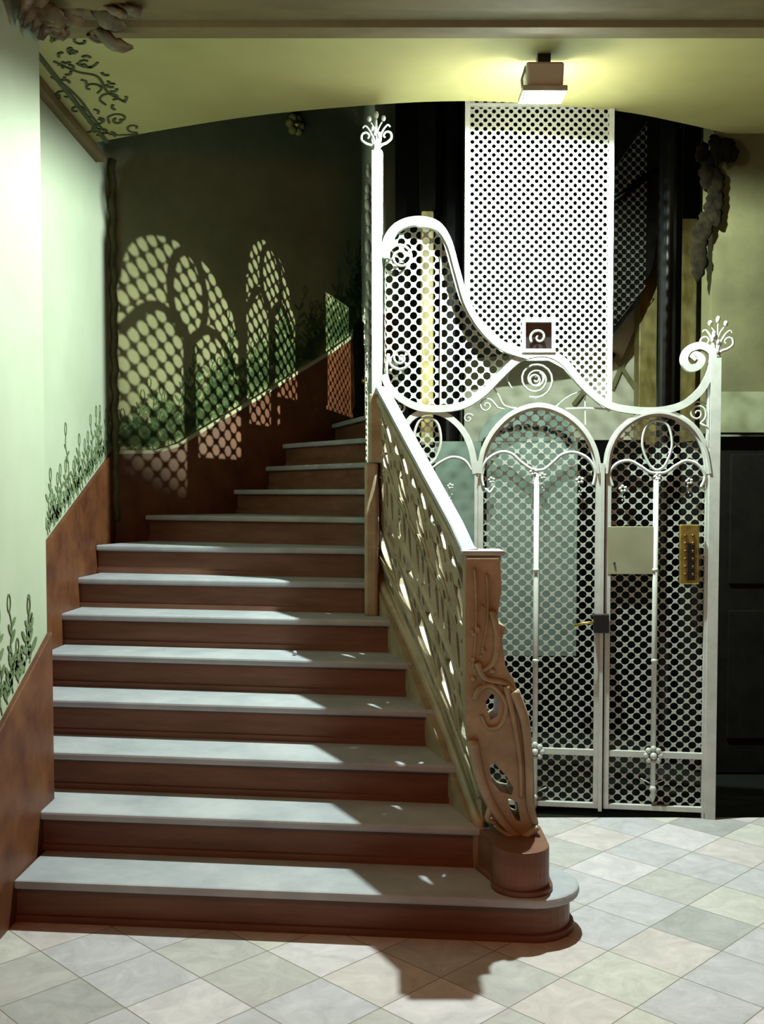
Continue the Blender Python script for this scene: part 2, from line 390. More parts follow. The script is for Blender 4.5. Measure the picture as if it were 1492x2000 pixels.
# ---------------------------------------------------------------- balustrade
bal = thing('balustrade', 'pierced carved stone balustrade rising from the newel to the tall white post', 'balustrade', (.45,3.9,.33))
B0, B1 = Vector((.405,3.93,.30)), Vector((.0,5.40,1.17))
T0, T1 = Vector((.345,3.97,1.375)), Vector((-.015,5.33,2.17))
BNRM = Vector((-1.36,-.36,0)).normalized()
def BM(s, h, t):  # s 0..1 along, h 0..1 up, t thickness
    a = B0.lerp(B1, s); c = T0.lerp(T1, s); bow = BNRM * (-.03*math.sin(PI*s)*(1-h))
    return a.lerp(c, h) + BNRM*t + bow
def leaf(cx, cy, l, w, ang, n=9, sharp=.7):
    pts = []
    for k in range(2*n):
        t = k/n*PI
        x = l/2*math.cos(t); y = w/2*math.copysign(abs(math.sin(t))**sharp, math.sin(t))*(1+.35*math.cos(t))
        pts.append((cx + x*math.cos(ang)-y*math.sin(ang), cy + x*math.sin(ang)+y*math.cos(ang)))
    return pts
def circ(cx, cy, rx, ry, n=10): return [(cx+rx*math.cos(2*PI*k/n), cy+ry*math.sin(2*PI*k/n)) for k in range(n)]
holes = []
nb = 5; bw = 1.5/nb
HS = 1.0
for k in range(nb):
    x = bw*(k+.5)
    holes.append(leaf(x-.01, .082, .150, .046, math.radians(9)))
    holes.append(leaf(x+.015, .222, .250, .112, math.radians(11)))
    holes.append(circ(x-.128, .262, .019, .022))
    holes.append([(x-.12,.33),(x-.0,.33),(x-.02,.385),(x-.06,.41),(x-.13,.375)])
    holes.append(circ(x+.02, .372, .020, .022)); holes.append(circ(x+.085, .365, .015, .03))
    for q in range(3): holes.append(leaf(x-.10+q*.085, .525+.012*(q%2), .14, .040, PI/2))
    holes.append(circ(x-.055, .632, .020, .018)); holes.append(circ(x+.075, .638, .017, .017))
    holes.append([(x-.09,.69),(x+.03,.66),(x+.10,.765),(x+.0,.80)])
    holes.append(circ(x-.11, .735, .018, .022)); holes.append(circ(x+.12, .775, .016, .018))
    holes.append(leaf(x-.07, .872, .135, .070, math.radians(10)))
    holes.append(leaf(x+.065, .880, .135, .060, math.radians(-6))); holes.append(circ(x-.005, .825, .018, .016))
vs, fs = fill2d([(0,0),(.5,0),(1,0),(1.5,0),(1.5,.985),(1,.985),(.5,.985),(0,.985)], holes, .026)
b = MB().add([BM(v.x/1.5, v.y, v.z) for v in vs], fs)
b.build('pierced_panel', M['stone'], bal)
b = MB()
def lobe(s_, h_, l, w, t=-.055):  # added lobes behind the holes, catch the lamp so the holes show white
    vs_ = []; q = MB().ball((0,0,0), 1, (1,1,1), 12, 8)
    sx, hx = s_+.19, h_-.125
    MB().add([BM((sx+p.x*l/2)/1.5, hx+p.y*w/2+p.x*l*.08, t+p.z*.03) for p in q.v], q.f).build('light_catch_lobe', M['marble'], bal, smooth=True)
for k in range(nb):
    x = bw*(k+.5)
    lobe(x+.015, .225, .26, .095); lobe(x-.12, .262, .07, .04); lobe(x-.05,.36,.11,.06); lobe(x+.03,.37,.07,.045)
    lobe(x-.055,.632,.06,.035); lobe(x+.01,.735,.17,.10); lobe(x-.11,.735,.06,.04)
    lobe(x-.07,.872,.13,.055); lobe(x+.065,.88,.13,.05); lobe(x,.825,.06,.035)
# kerb and raised mouldings on the stair face, carved sprays
b = MB()
b.sweep([BM(s/20, .015, .018) for s in range(21)], .06, .05, BNRM, 8)
b.sweep([BM(s/20, .135, .014) for s in range(21)], .03, .03, BNRM, 6)
b.sweep([BM(s/20, .965, .012) for s in range(21)], .05, .04, BNRM, 6)
b.build('moulding', M['stone'], bal, smooth=True)
b = MB()
for k in range(nb):
    x = (bw*(k+.5))
    for sx, sy, ex, ey, bend in [(-.14,.15,.12,.30,-.04),(-.14,.31,.13,.335,.04),(-.14,.66,.10,.80,.05),(-.12,.80,.12,.93,-.03)]:
        pts = [BM((x+sx+(ex-sx)*t/8+bend*math.sin(PI*t/8))/1.5, sy+(ey-sy)*t/8, .014) for t in range(9)]
        b.sweep(pts, .016, .016, BNRM, 6, taper=lambda t: 1-.5*t)
    for q in range(7):
        cx, cy = x+random.uniform(-.12,.12), random.uniform(.42,.9)
        b.ball(BM(cx/1.5, cy, .013), .010, (1,1,.8), 8, 5)
b.build('carved_spray', M['stone'], bal, smooth=True)
MB().box((-.09,5.27,.985),(-.02,5.40,1.78)).box((-.068,5.27,1.78),(.02,5.40,2.14)).build('end_pier', M['stone'], bal, bevel=.015)
# outer string wall below the balustrade
b = MB().prism([BM(0,0,-.04)+Vector((0,0,0)), BM(1,0,-.04), BM(1,0,-.04)*1+Vector((0,0,-1.16)), Vector((BM(0,0,-.04).x,BM(0,0,-.04).y,0.0))], BNRM*.085)
b.build('string_wall', M['stone'], bal)
# coping
b = MB()
cop = [T0+Vector((.0,-.02,.02)), T0+Vector((-.01,.03,.025))] + [T0.lerp(T1, t/8)+Vector((0,0,.02)) for t in range(1,9)]
b.sweep(cop, .062, .028, Vector((0,-.5,.86)))
b.build('handrail', M['marble'], bal, bevel=.008)
b = MB().box((.305,3.885,1.385),(.468,4.04,1.405)); b.box((.318,3.90,1.365),(.455,4.03,1.386))
b.build('newel_cap', M['marble'], bal, bevel=.006)
# newel console
YN = 3.90
def PN(u, v): p = PY(u, v, YN); return (p.x, p.z)
out = [(908,1090),(974,1090),(977,1150),(967,1213),(985,1222),(978,1245),(984,1295),(1003,1330),(1017,1380),(1030,1420),(1038,1470),(1040,1520),(1041,1570),(1048,1600),(1043,1618),(1036,1630),(1036,1646),(1004,1646),(985,1628),(962,1600),(944,1560),(928,1515),(916,1470),(908,1400),(907,1250)]
hl = [[(953,1487),(962,1484),(985,1508),(1000,1533),(996,1546),(975,1540),(958,1520)],[(989,1552),(1007,1560),(1014,1598),(1004,1594),(994,1575)],
      [(946,1366),(958,1350),(971,1362),(969,1394),(955,1402)],[(948,1318),(957,1322),(962,1332),(952,1330)],[(962,1318),(970,1322),(974,1333),(966,1331)]]
vs, fs = fill2d([PN(*p) for p in out][::-1], [[PN(*p) for p in h] for h in hl], .15)
b = MB().add([Vector((v.x, YN+.03+v.z, v.y)) for v in vs], fs)
nw = b.build('newel', M['stone'], bal, bevel=.006)
b = MB()
def NC(ctrl, w, d, y=-.05): b.sweep([Vector((PN(*p)[0], YN+y, PN(*p)[1])) for p in [(q.x,q.y) for q in spline([(c[0],c[1],0) for c in ctrl],6)]], w, d, (0,-1,0), 8, taper=lambda t: 1-.5*t)
NC([(1000,1345),(1020,1400),(1028,1480),(1030,1560),(1040,1600)], .045,.05)
NC([(985,1335),(1000,1400),(1012,1480),(1014,1550)], .028,.04)
NC([(920,1440),(935,1510),(955,1560),(985,1605),(1015,1632)], .05,.05)
NC([(930,1290),(945,1320),(985,1330),(1000,1350)], .03,.03)
NC([(925,1360),(935,1340),(960,1335),(985,1370),(975,1410),(950,1415),(938,1392)], .025,.03)
NC([(958,1190),(968,1240),(960,1290),(930,1310)], .03,.03)
NC([(1046,1605),(1020,1625),(990,1622),(962,1602)], .026,.05,-.055)
NC([(948,1120),(950,1200),(940,1260)], .012,.015)
NC([(925,1110),(928,1200),(922,1300)], .012,.015)
NC([(960,1560),(950,1590),(965,1600)], .03,.03)
for q in range(16):
    u, v = random.uniform(920,962), random.uniform(1150,1340); p = PN(u,v); b.ball((p[0],YN-.047,p[1]), random.uniform(.006,.013))
b.build('newel_carving', M['stone'], nw, smooth=True)

# ---------------------------------------------------------------- white metal lift gate
GN = Vector((-GATE_B, 1, 0)).normalized() * -1      # towards the viewer
GP0 = Vector((0, GATE_A, 0)); GT = Vector((1, GATE_B, 0)).normalized()
def G(u, v, off=0): return PP(u, v, GP0, GN) + GN*off
def Gl(u, v): p = G(u, v); return ((p-GP0).dot(GT), p.z)
def Gw(a, z, off=0): return GP0 + GT*a + Vector((0,0,z)) + GN*off
gate = thing('lift_gate', 'white wrought metal lift gate with arched mesh leaves and swooping top rail', 'gate', tuple(Gw(.8,0)))
def gbar(ctrl, w=.03, d=.03, off=0, sides=4, parent=None, name='bar', n=6, closed=False, m='paint', smooth=False, taper=None):
    pts = spline([(c[0], c[1], 0) for c in ctrl], n, closed) if n > 1 else [Vector((c[0],c[1],0)) for c in ctrl]
    return MB().sweep([G(p.x, p.y, off) for p in pts], w, d, GN, sides, closed, taper).build(name, M[m], parent or gate, smooth=smooth)
def vpost(u, v0, v1, w, name, parent=None, d=None, sides=4, off=0, zb=None):
    a, z0 = Gl(u, v0); _, z1 = Gl(u, v1)
    if zb is not None: z1 = zb
    return MB().sweep([Gw(a, z0, off), Gw(a, z1, off)], w, d or w, GN, sides).build(name, M['paint'], parent or gate, smooth=sides > 4)
# finials
def finial(u, v, s, parent, tilt=0):
    """palmette with side loops; (u, v) px of its foot, s = metres per px unit"""
    p = G(u, v); c = p
    fo = MB()
    def L2(x, y, off=0): 
        x, y = x*math.cos(tilt)+y*math.sin(tilt), y*math.cos(tilt)-x*math.sin(tilt)
        return c + GT*(x*s) + Vector((0,0,y*s)) + GN*off
    def st(ctrl, w, d=None, taper=None): fo.sweep([L2(q.x, q.y) for q in spline([(a,b_,0) for a,b_ in ctrl], 6)], w*s, (d or w)*s, GN, 8, taper=taper)
    fo.lathe([(8*s,0),(9*s,3*s),(6*s,6*s),(8*s,9*s),(4*s,14*s)], c, 12)
    for sg in (-1, 1):
        st([(sg*2,4),(sg*10,12),(sg*20,16),(sg*29,24),(sg*28,34),(sg*20,37),(sg*14,31),(sg*17,26)], 6, taper=lambda t: 1-.45*t)
        st([(sg*2,10),(sg*6,26),(sg*14,42),(sg*22,50),(sg*27,46)], 5, taper=lambda t: 1-.4*t)
        st([(0,30),(sg*5,46),(sg*11,56)], 3)
        fo.ball(L2(sg*14,63), 4.6*s, (1,1,1.25))
        st([(sg*1,6),(sg*8,22),(sg*6,30)], 7, 4, taper=lambda t: 1-.7*t)
    st([(0,6),(1,30),(0,62)], 5, taper=lambda t: 1-.5*t); fo.ball(L2(0,70), 4.8*s, (1,1,1.5))
    for q in range(5): fo.ball(L2(random.uniform(-9,9), 28+q*4), 4*s, (1,1,1.4))
    return fo.build('finial', M['paint'], parent, smooth=True)
tp_ = vpost(737, 296, 745, .050, 'tall_post', zb=2.13)
finial(735, 296, .00262, tp_)
rp_ = vpost(1397, 700, 1605, .050, 'short_post', zb=0)
MB().sweep([Gw(Gl(1397,700)[0]-.034,2.25,.0),Gw(Gl(1397,700)[0]-.034,0,0)],.012,.03,GN).build('edge_strip',M['paint'],rp_)
finial(1398, 698, .00262, rp_, tilt=.05)
vpost(932, 900, 1590, .026, 'jamb', zb=0)
# top rail
SW1 = [(752,505),(758,470),(778,444),(812,433),(850,440),(873,470),(889,525),(908,588),(940,640),(980,675),(1030,692)]
SW2 = [(751,732),(758,752),(775,772),(810,793),(850,799),(901,793),(941,770),(976,735),(1011,703),(1042,692),(1072,692),(1102,708),(1137,750),(1177,785),(1217,799),(1278,803),(1328,793),(1363,768),(1383,735),(1391,700),(1385,684),(1366,676),(1343,684),(1335,703),(1345,719),(1362,716),(1369,702),(1358,694),(1350,702)]
tr = gbar(SW1, .044, .040, .003, name='swooping_rail')
gbar(SW2, .036, .040, .003, name='wave_rail')
gbar([(q[0]+3,q[1]+9) for q in SW1[3:]], .012, .05, .006, name='rail_bead')
# arches
def arch(u0, u1, vtop, vbase): 
    um = (u0+u1)/2; r = (u1-u0)/2
    return [(u0, vbase)] + [(um - r*math.cos(PI*k/10), vtop + (1-math.sin(PI*k/10))*(vbase-vtop)*1.0) for k in range(0, 11)][1:-1] + [(u1, vbase)]
A1 = [(786,842),(806,815),(838,803),(872,812),(902,838),(920,875),(929,925)]
A2 = [(938,925),(946,880),(968,840),(1004,808),(1052,794),(1100,808),(1138,840),(1160,880),(1168,925)]
A3 = [(1184,925),(1190,880),(1210,842),(1244,816),(1285,806),(1326,816),(1358,842),(1377,880),(1385,925)]
def gm(outline_px, pitch, hr, name, parent, off, n=5, m='mesh', th=.006, zs=1.0, pts=None):
    pl = [Gl(q.x, q.y) for q in spline([(a,b_,0) for a,b_ in outline_px], n)] if pts is None else pts
    return grille(pl, pitch, hr, lambda a, z: Gw(a, z, off), zs=zs).build(name, M[m], parent, solid=th)
# swoop mesh
pl = [Gl(q.x,q.y) for q in spline([(a,b_,0) for a,b_ in SW1],5)] + [Gl(q.x,q.y) for q in reversed(spline([(a,b_,0) for a,b_ in SW2[:10]],5))]
grille(pl, .0625, .325, lambda a, z: Gw(a, z, -.012), ox=.005).build('mesh_panel', M['mesh'], gate, solid=.006)
vpost(861, 455, 795, .008, 'stay', off=-.006)
def volute(c, r, turns, a0, ccw, w, parent, name='scroll', off=.012, tail=None):
    pts = [(p[0],p[1]) for p in spiral(c, r, r*.14, turns, a0, ccw=ccw)]
    if tail: pts = tail + pts
    return gbar(pts, w, w*.9, off, 8, parent, name, n=1, smooth=True, taper=lambda t: 1-.35*t)
volute((783,503), 27, 1.9, math.radians(200), -1, .015, tr, tail=[(757,470),(755,485)])
volute((783,700), 25, 1.9, math.radians(160), 1, .015, tr, tail=[(757,738),(755,722)])
volute((780,797), 13, 1.5, math.radians(100), -1, .010, tr)
volute((1046,742), 36, 2.6, math.radians(250), 1, .011, gate)
volute((1046,742), 17, 1.6, math.radians(60), -1, .014, gate)
volute((950,793), 15, 1.5, math.radians(30), 1, .010, gate, tail=[(985,800),(972,797)])
volute((915,818), 10, 1.3, math.radians(30), 1, .008, gate)
volute((1361,808), 19, 1.7, math.radians(-70), 1, .012, gate, tail=[(1385,838),(1375,832)])
gbar([(1345,790),(1366,785),(1385,800),(1384,822),(1372,833)], .010,.010,.006,8,name='scroll',smooth=True)
gbar([(1000,760),(990,735),(1005,705)], .008,.008,.004,8,name='scroll',smooth=True)
gbar([(955,745),(972,770),(985,792),(1010,798)], .009,.009,.004,8,name='scroll',smooth=True)
gbar([(1085,795),(1110,775),(1140,762)], .007,.007,.004,8,name='scroll',smooth=True)
gbar([(1105,798),(1150,797),(1200,800)], .008,.01,.004,name='tie_bar'); gbar([(1142,765),(1143,830)], .006,.006,.004,name='tie_bar',n=1)
# framed scroll square above the wave
sq = gbar([(1023,627),(1081,627),(1081,686),(1023,686)], .026,.03,.012,4,gate,'square_frame',n=1,closed=True)
MB().prism([G(1023,627,-.004),G(1081,627,-.004),G(1081,686,-.004),G(1023,686,-.004)], GN*.004).build('square_backing', M['iron'], sq)
volute((1052,660), 17, 1.25, math.radians(215), -1, .014, sq, off=.018)
# door leaves ------------------------------------------------
zb = .03
def leaf_door(name, u0, u1, A, hoop, arms, ubar, vb0, vb1, label=None):
    a0 = Gl(u0, 1200)[0]; a1 = Gl(u1, 1200)[0]
    lf = MB().sweep([Gw(a0,Gl(u0,A[0][1])[1]), Gw(a0,zb)], .026, .032, GN)
    lf.sweep([Gw(a1,Gl(u1,A[-1][1])[1]), Gw(a1,zb)], .026, .032, GN)
    lf.sweep([Gw(a0,zb+.012), Gw(a1,zb+.012)], .024, .028, GN)
    zr = Gl(1200,1471)[1]
    lf.sweep([Gw(a0,zr), Gw(a1,zr)], .030, .022, GN)
    lf.sweep([G(q.x,q.y) for q in spline([(a,b_,0) for a,b_ in A],6)], .036, .034, GN)
    lf.sweep([G(q.x,q.y,.012) for q in spline([(a,b_,0) for a,b_ in A],6)], .012, .034, GN)
    o = lf.build(name, M['paint'], gate)
    pl = [(a0,zb),(a1,zb)] + [Gl(q.x,q.y) for q in reversed(spline([(a,b_,0) for a,b_ in A],5))]
    grille(pl, .0605, .350, lambda a, z: Gw(a, z, -.012), ox=a0+.03, zs=.92).build('mesh_panel', M['mesh'], o, solid=.005)
    for h in hoop: MB().sweep([G(q.x,q.y,.012) for q in spline([(a,b_,0) for a,b_ in h],8,True)], .013,.012,GN,8,True).build('hoop', M['paint'], o, smooth=True)
    for ar in arms: MB().sweep([G(q.x,q.y,.014) for q in spline([(a,b_,0) for a,b_ in ar],8)], .016,.015,GN,8).build('scrolled_arm', M['paint'], o, smooth=True)
    a, z0 = Gl(ubar, vb0); _, z1 = Gl(ubar, vb1)
    cb = MB().sweep([Gw(a,z0,.012), Gw(a,z1,.012)], .026,.02,GN,8)
    for vv in (1113,1290): cb.ball(Gw(a,Gl(ubar,vv)[1],.014), .017, (1,.8,.8))
    cb.lathe([(.006,-.05),(.016,-.02),(.010,0),(.02,.01),(.012,.03)], Gw(a,z1,.012), 10)
    cb.sweep([Gw(a+t*.012,z1+.035-abs(t)*.0-.0+.006*abs(t),.012) for t in range(-5,6)], .006,.006,GN,6)
    cb.build('centre_bar', M['paint'], o, smooth=True)
    r = MB()
    for k in range(8):
        t = PI*k/4; r.ball(Gw(a+.034*math.cos(t), zr+.034*math.sin(t), .022), .016, (1,.7,1), 8, 5)
    r.ball(Gw(a,zr,.03), .018); r.build('rosette', M['paint'], o, smooth=True)
    return o
def blossom(u, v, s, parent):
    r = MB()
    for k in range(5):
        t = 2*PI*k/5+.5; p = G(u, v, .018); r.ball(p + GT*(s*math.cos(t)) + Vector((0,0,s*math.sin(t)*.9)), s*.62, (1,.7,1), 8, 5)
    for k in range(4):
        p = G(u + (-3,3,-1,2)[k]*1.0, v+10+k*6, .014); r.ball(p, s*.42*(1-.12*k), (.9,.7,1.3), 8, 5)
    r.build('blossom', M['paint'], parent, smooth=True)
lm = leaf_door('left_leaf', 938, 1166, A2,
    [], [[(944,950),(940,925),(950,900),(975,884),(998,886),(1018,903),(1040,917),(1062,917),(1080,903),(1098,888),(1122,884),(1148,896),(1162,922),(1158,948)],
         [(948,955),(957,962),(966,950)]], 1048, 925, 1560)
for u, v, s in [(960,938,.012),(1042,922,.014),(1060,930,.012),(1132,938,.014)]: blossom(u, v, s, lm)
rm = leaf_door('right_leaf', 1186, 1384, A3,
    [[(1283,822),(1304,832),(1312,868),(1300,905),(1283,918),(1266,905),(1254,868),(1262,832)]],
    [[(1196,950),(1190,925),(1204,906),(1228,900),(1252,912),(1270,923),(1298,923),(1318,910),(1340,900),(1362,908),(1376,930),(1368,952)]], 1281, 928, 1545)
for u, v, s in [(1216,955,.014),(1283,932,.013),(1345,940,.012)]: blossom(u, v, s, rm)
# centre double post
b = MB()
a = Gl(1174,1200)[0]
b.sweep([Gw(a,Gl(1174,905)[1],.006),Gw(a,.02,.006)], .018,.05,GN); b.build('meeting_post', M['paint'], gate)
# fixed panel left of the leaves, partly behind the balustrade
b = MB().sweep([G(q.x,q.y) for q in spline([(a_,b_,0) for a_,b_ in A1],6)], .030,.03,GN); fx = b.build('fixed_arch', M['paint'], gate)
h = [(835,816),(854,826),(861,860),(852,895),(835,908),(818,895),(808,860),(817,826)]
hp = [Gl(q.x,q.y) for q in spline([(a_,b_,0) for a_,b_ in h],6,True)]
grille(hp, .052, .33, lambda a_, z: Gw(a_, z, -.006)).build('mesh_panel', M['mesh'], fx, solid=.005)
MB().sweep([Gw(p[0],p[1],.008) for p in hp], .014,.013,GN,8,True).build('hoop', M['paint'], fx, smooth=True)
gbar([(826,912),(842,915),(862,902),(885,893),(908,900),(922,920)], .015,.014,.008,8,fx,'scrolled_arm',smooth=True)
blossom(880,950,.011,fx)

# lock, handle
lock = thing('gate_lock', 'black lock case with brass lever between the gate leaves', 'lock', tuple(G(1172,1215,.045)))
MB().prism([G(1158,1198,.018),G(1188,1198,.018),G(1188,1234,.018),G(1158,1234,.018)], GN*.04).build('lock_case', M['iron'], lock, bevel=.004)
MB().sweep([G(1160,1214,.05),G(1150,1213,.062),G(1138,1215,.06),G(1120,1219,.058)], .014,.010,GN,8).build('lever_handle', M['brass'], lock, smooth=True)
MB().sweep([G(1152,1201,.03),G(1188,1199,.03)], .012,.012,GN,6).build('strike', M['iron'], lock)
# plate and brass grille box
sg = MB().prism([G(1186,1028,.012),G(1279,1028,.012),G(1279,1121,.012),G(1186,1121,.012)], GN*.006).build('metal_plate', M['plate'], bevel=.002)
tag(sg, 'blank square metal plate fixed on the right gate leaf', 'plate')
for u, v in [(1199,1099)]: MB().ball(G(u,v,.02),.006).build('screw', M['iron'], sg)
bx = thing('brass_call_plate', 'ornate brass call plate by the right post of the gate', 'call plate', tuple(G(1344,1140,.02)))
MB().prism([G(1325,1024,.016),G(1363,1024,.016),G(1363,1140,.016),G(1325,1140,.016)], GN*.025).build('plate_body', M['brass'], bx, bevel=.006)
dbr = mat('dark_brass', (.16,.09,.03), .4, metal=.7)
for k in range(6):
    for j in range(2): MB().ball(G(1336+j*15,1046+k*15,.044),.0085,(1,.5,1)).build('boss', dbr, bx, smooth=True)
MB().prism([G(1340,1060,.042),G(1354,1060,.042),G(1354,1132,.042),G(1340,1132,.042)], GN*.004).build('dark_inset', M['iron'], bx)

# ---------------------------------------------------------------- side screen beside the winders (seen edge-on)
S0, S1 = Vector((-.035,5.37,0)), Vector((-.125,7.35,0)); ST = (S1-S0).normalized(); SN = Vector((-ST.y, ST.x, 0)) 
if SN.x > 0: SN = -SN
def SWp(y, z, off=0): return S0 + ST*(y-5.37) + Vector((0,0,z)) + SN*off
side = thing('side_screen', 'white mesh screen running back from the tall post beside the winding stairs', 'screen', (-.05,5.4,1.2))
def zst(y): return 1.15 + (y-5.36)*.55
posts = [5.42, 6.0, 6.575, 7.0]
DZ = [0.0, 0.0, .30]
for k in range(3):
    y0, y1 = posts[k], posts[k+1]; zt = 2.60+DZ[k]; zsq = 2.33+DZ[k]
    ym = (y0+y1)/2; r = (y1-y0)/2
    ar = [(ym - r*math.cos(PI*q/16), zsq + (zt-zsq)*math.sin(PI*q/16)) for q in range(17)]
    b = MB().sweep([SWp(*p) for p in ar], .06,.03,SN)
    b.sweep([SWp(y0,zst(y0)),SWp(y0,zt+.35-.1*k)], .035,.03,SN)
    fr = b.build('arched_frame', M['paint'], side)
    pl = [(y0,zst(y0)),(y1,zst(y1))] + ar[::-1]
    grille(pl, .066, .365, lambda a, z: SWp(a, z)).build('mesh_panel', M['mesh'], fr, solid=.014)
    MB().sweep([SWp(ym+.08*math.cos(2*PI*q/20), 2.395+DZ[k]+.155*math.sin(2*PI*q/20)) for q in range(20)], .032,.02,SN,6,True).build('hoop', M['paint'], fr, smooth=True)
    MB().sweep([SWp(ym,2.235+DZ[k]),SWp(ym,zst(ym))], .055,.02,SN,6).build('centre_bar', M['paint'], fr)
    MB().sweep([SWp(ym+d_*(r-.03), 2.235+DZ[k]+.10*math.sin(abs(d_)*PI)*1.0-.06*abs(d_)) for d_ in [q/10-1 for q in range(21)]], .032,.02,SN,6).build('scrolled_arm', M['paint'], fr, smooth=True)
pl = [(7.36,2.0),(7.69,2.2),(7.69,2.93),(7.36,2.9)]
grille(pl, .066, .365, lambda a, z: SWp(a, z)).build('mesh_panel', M['mesh'], side, solid=.004)
# added opaque sheet above the arches, keeps the flood lamp off the back wall
low = [(5.315,1.75),(5.98,1.75),(5.98,2.33)]
for k in (1, 2):
    ym = (posts[k]+posts[k+1])/2; r = (posts[k+1]-posts[k])/2
    low += [(ym - r*math.cos(PI*q/12), 2.33+DZ[k]+.27*math.sin(PI*q/12)) for q in range(13)]
low += [(7.0,2.0),(7.35,2.2),(7.35,2.9),(7.7,2.95),(7.72,2.2),(7.92,2.3)]
vs_, fs_ = fill2d(low + [(7.92,4.4),(5.9,4.1),(5.44,3.62),(5.315,3.5)], [], .006)
b = MB().add([SWp(v.x, v.y, v.z) for v in vs_], fs_)
b.build('blocking_sheet', M['mesh'], side)
for q in range(26):
    y = 5.40+random.uniform(0,.25); z = 2.3+q*.042
    MB().ball(SWp(y,z,.03), random.uniform(.010,.02), (1,1.6,1.7), 8, 5).build('leaf', M['paint'], side, smooth=True)

# ---------------------------------------------------------------- tall mesh screen of the lift shaft
YT = 5.50
sh = thing('shaft_screen', 'tall narrow white mesh panel of the lift shaft glaring under the lamp', 'screen', (.84,YT,2.0))
x0, x1 = PY(912,500,YT).x, PY(1192,500,YT).x
b = MB()
zl, zr_ = PY(912,598,YT).z, PY(1192,800,YT).z
b.box((x0-.012,YT-.015,zl),(x0+.012,YT+.015,4.1)); b.box((x1-.012,YT-.015,zr_),(x1+.012,YT+.015,4.1))
b.box((x0,YT-.012,4.07),(x1,YT+.012,4.1))
bot = [PY(u,v,YT) for u,v in [(912,600),(940,647),(980,684),(1030,701),(1072,701),(1102,717),(1137,757),(1177,792),(1192,800)]]
b.sweep(bot, .02, .02, (0,-1,0))
b.box((x0,YT-.012,3.665),(x1,YT+.012,3.68))
b.build('frame', M['paint'], sh)
grille([(p.x,p.z) for p in bot] + [(x1,4.09),(x0,4.09)], .0455, .26, lambda a, z: Vector((a,YT,z))).build('mesh_panel', M['mesh'], sh, solid=.004)

# ---------------------------------------------------------------- lift well background
for (ua, ub, Y, z0, z1, lab) in [(862,905,7.28,0,4.6,'black polished column left of the glaring shaft mesh'),(1291,1338,6.15,0,4.6,'black polished column right of the glaring shaft mesh')]:
    xa, xb = PY(ua,500,Y).x, PY(ub,500,Y).x; r = (xb-xa)/2
    o = thing('stone_column', lab, 'column', ((xa+xb)/2,Y+r,0), 'black columns of the lift well')
    c0 = ((xa+xb)/2, Y+r, 0)
    MB().lathe([(r,.1),(r,z1-.3)], c0, 24).build('shaft', M['black'], o, smooth=False)
    MB().lathe([(r*1.25,-.012),(r*1.25,.06),(r*1.05,.1)], c0, 24).build('base', M['black'], o)
    MB().lathe([(r,z1-.3),(r*1.4,z1-.05),(r*1.4,z1)], c0, 24).build('capital', M['black'], o)
for (ua, ub, Y, lab) in [(823,847,7.25,'narrow yellow marble pilaster behind the left black column'),(1250,1290,7.45,'mottled yellow marble pilaster left of the right black column'),(1327,1362,7.45,'yellow marble pilaster right of the right black column')]:
    xa, xb = PY(ua,500,Y).x, PY(ub,500,Y).x
    o = thing('marble_pilaster', lab, 'pilaster', ((xa+xb)/2,Y,0), 'yellow marble pilasters')
    MB().box((xa,Y,1.95),(xb,Y+.15,3.60)).build('shaft', M['yellow'], o, bevel=.008)
    MB().box((xa-.01,Y-.01,-.012),(xb+.01,Y+.15,1.95)).build('base', M['black'], o)
    MB().box((xa-.01,Y-.01,3.60),(xb+.01,Y+.15,4.6)).build('capital', M['darkw'], o)  # dark top stands in for the shade hiding the pilaster head
# upper flight crossing the well
YF = 7.2
fl = [PY(u,v,YF) for u,v in spline([(905,140,0),(1288,140,0),(1290,400,0),(1275,530,0),(1240,600,0),(1190,655,0),(1090,705,0),(1000,735,0),(905,760,0)],1) and [(905,140),(1285,140),(1288,430),(1275,520),(1240,600),(1195,655),(1140,668),(1040,682),(960,690),(905,695)]]
fo = MB().prism(fl, (0,.2,0)).build('upper_flight', M['darkw']); tag(fo, 'dark curved underside of the upper stair flight behind the mesh', 'stair flight')
hb = MB().sweep([PY(u,v,YF-.03) for u,v in [(1195,395),(1230,370),(1262,345),(1285,335)]], .05,.05,(0,-1,0),8).build('handrail', M['black'], fo, smooth=True)
b = grille([(PY(1200,300,YF).x, PY(1200,640,YF).z),(PY(1262,300,YF).x, PY(1262,560,YF).z),(PY(1262,300,YF).x, PY(1262,240,YF).z),(PY(1200,300,YF).x, PY(1200,330,YF).z)], .06,.36, lambda a,z: Vector((a,YF-.02,z))).build('lattice', mat('grey_lattice',(.16,.16,.12),.5), fo, solid=.004)
# crossed cream bands on the pale wall behind
b = MB()
for p, q in [((1195,760),(1262,600)),((1195,690),(1262,790)),((1120,790),(1200,690))]: b.sweep([PY(*p,7.72),PY(*q,7.72)], .03,.02,(0,-1,0))
o = b.build('trim_10', mat('olive_band', (.22,.22,.09), .7)); struct(o, 'olive painted bands crossing on the pale rear wall', 'trim')
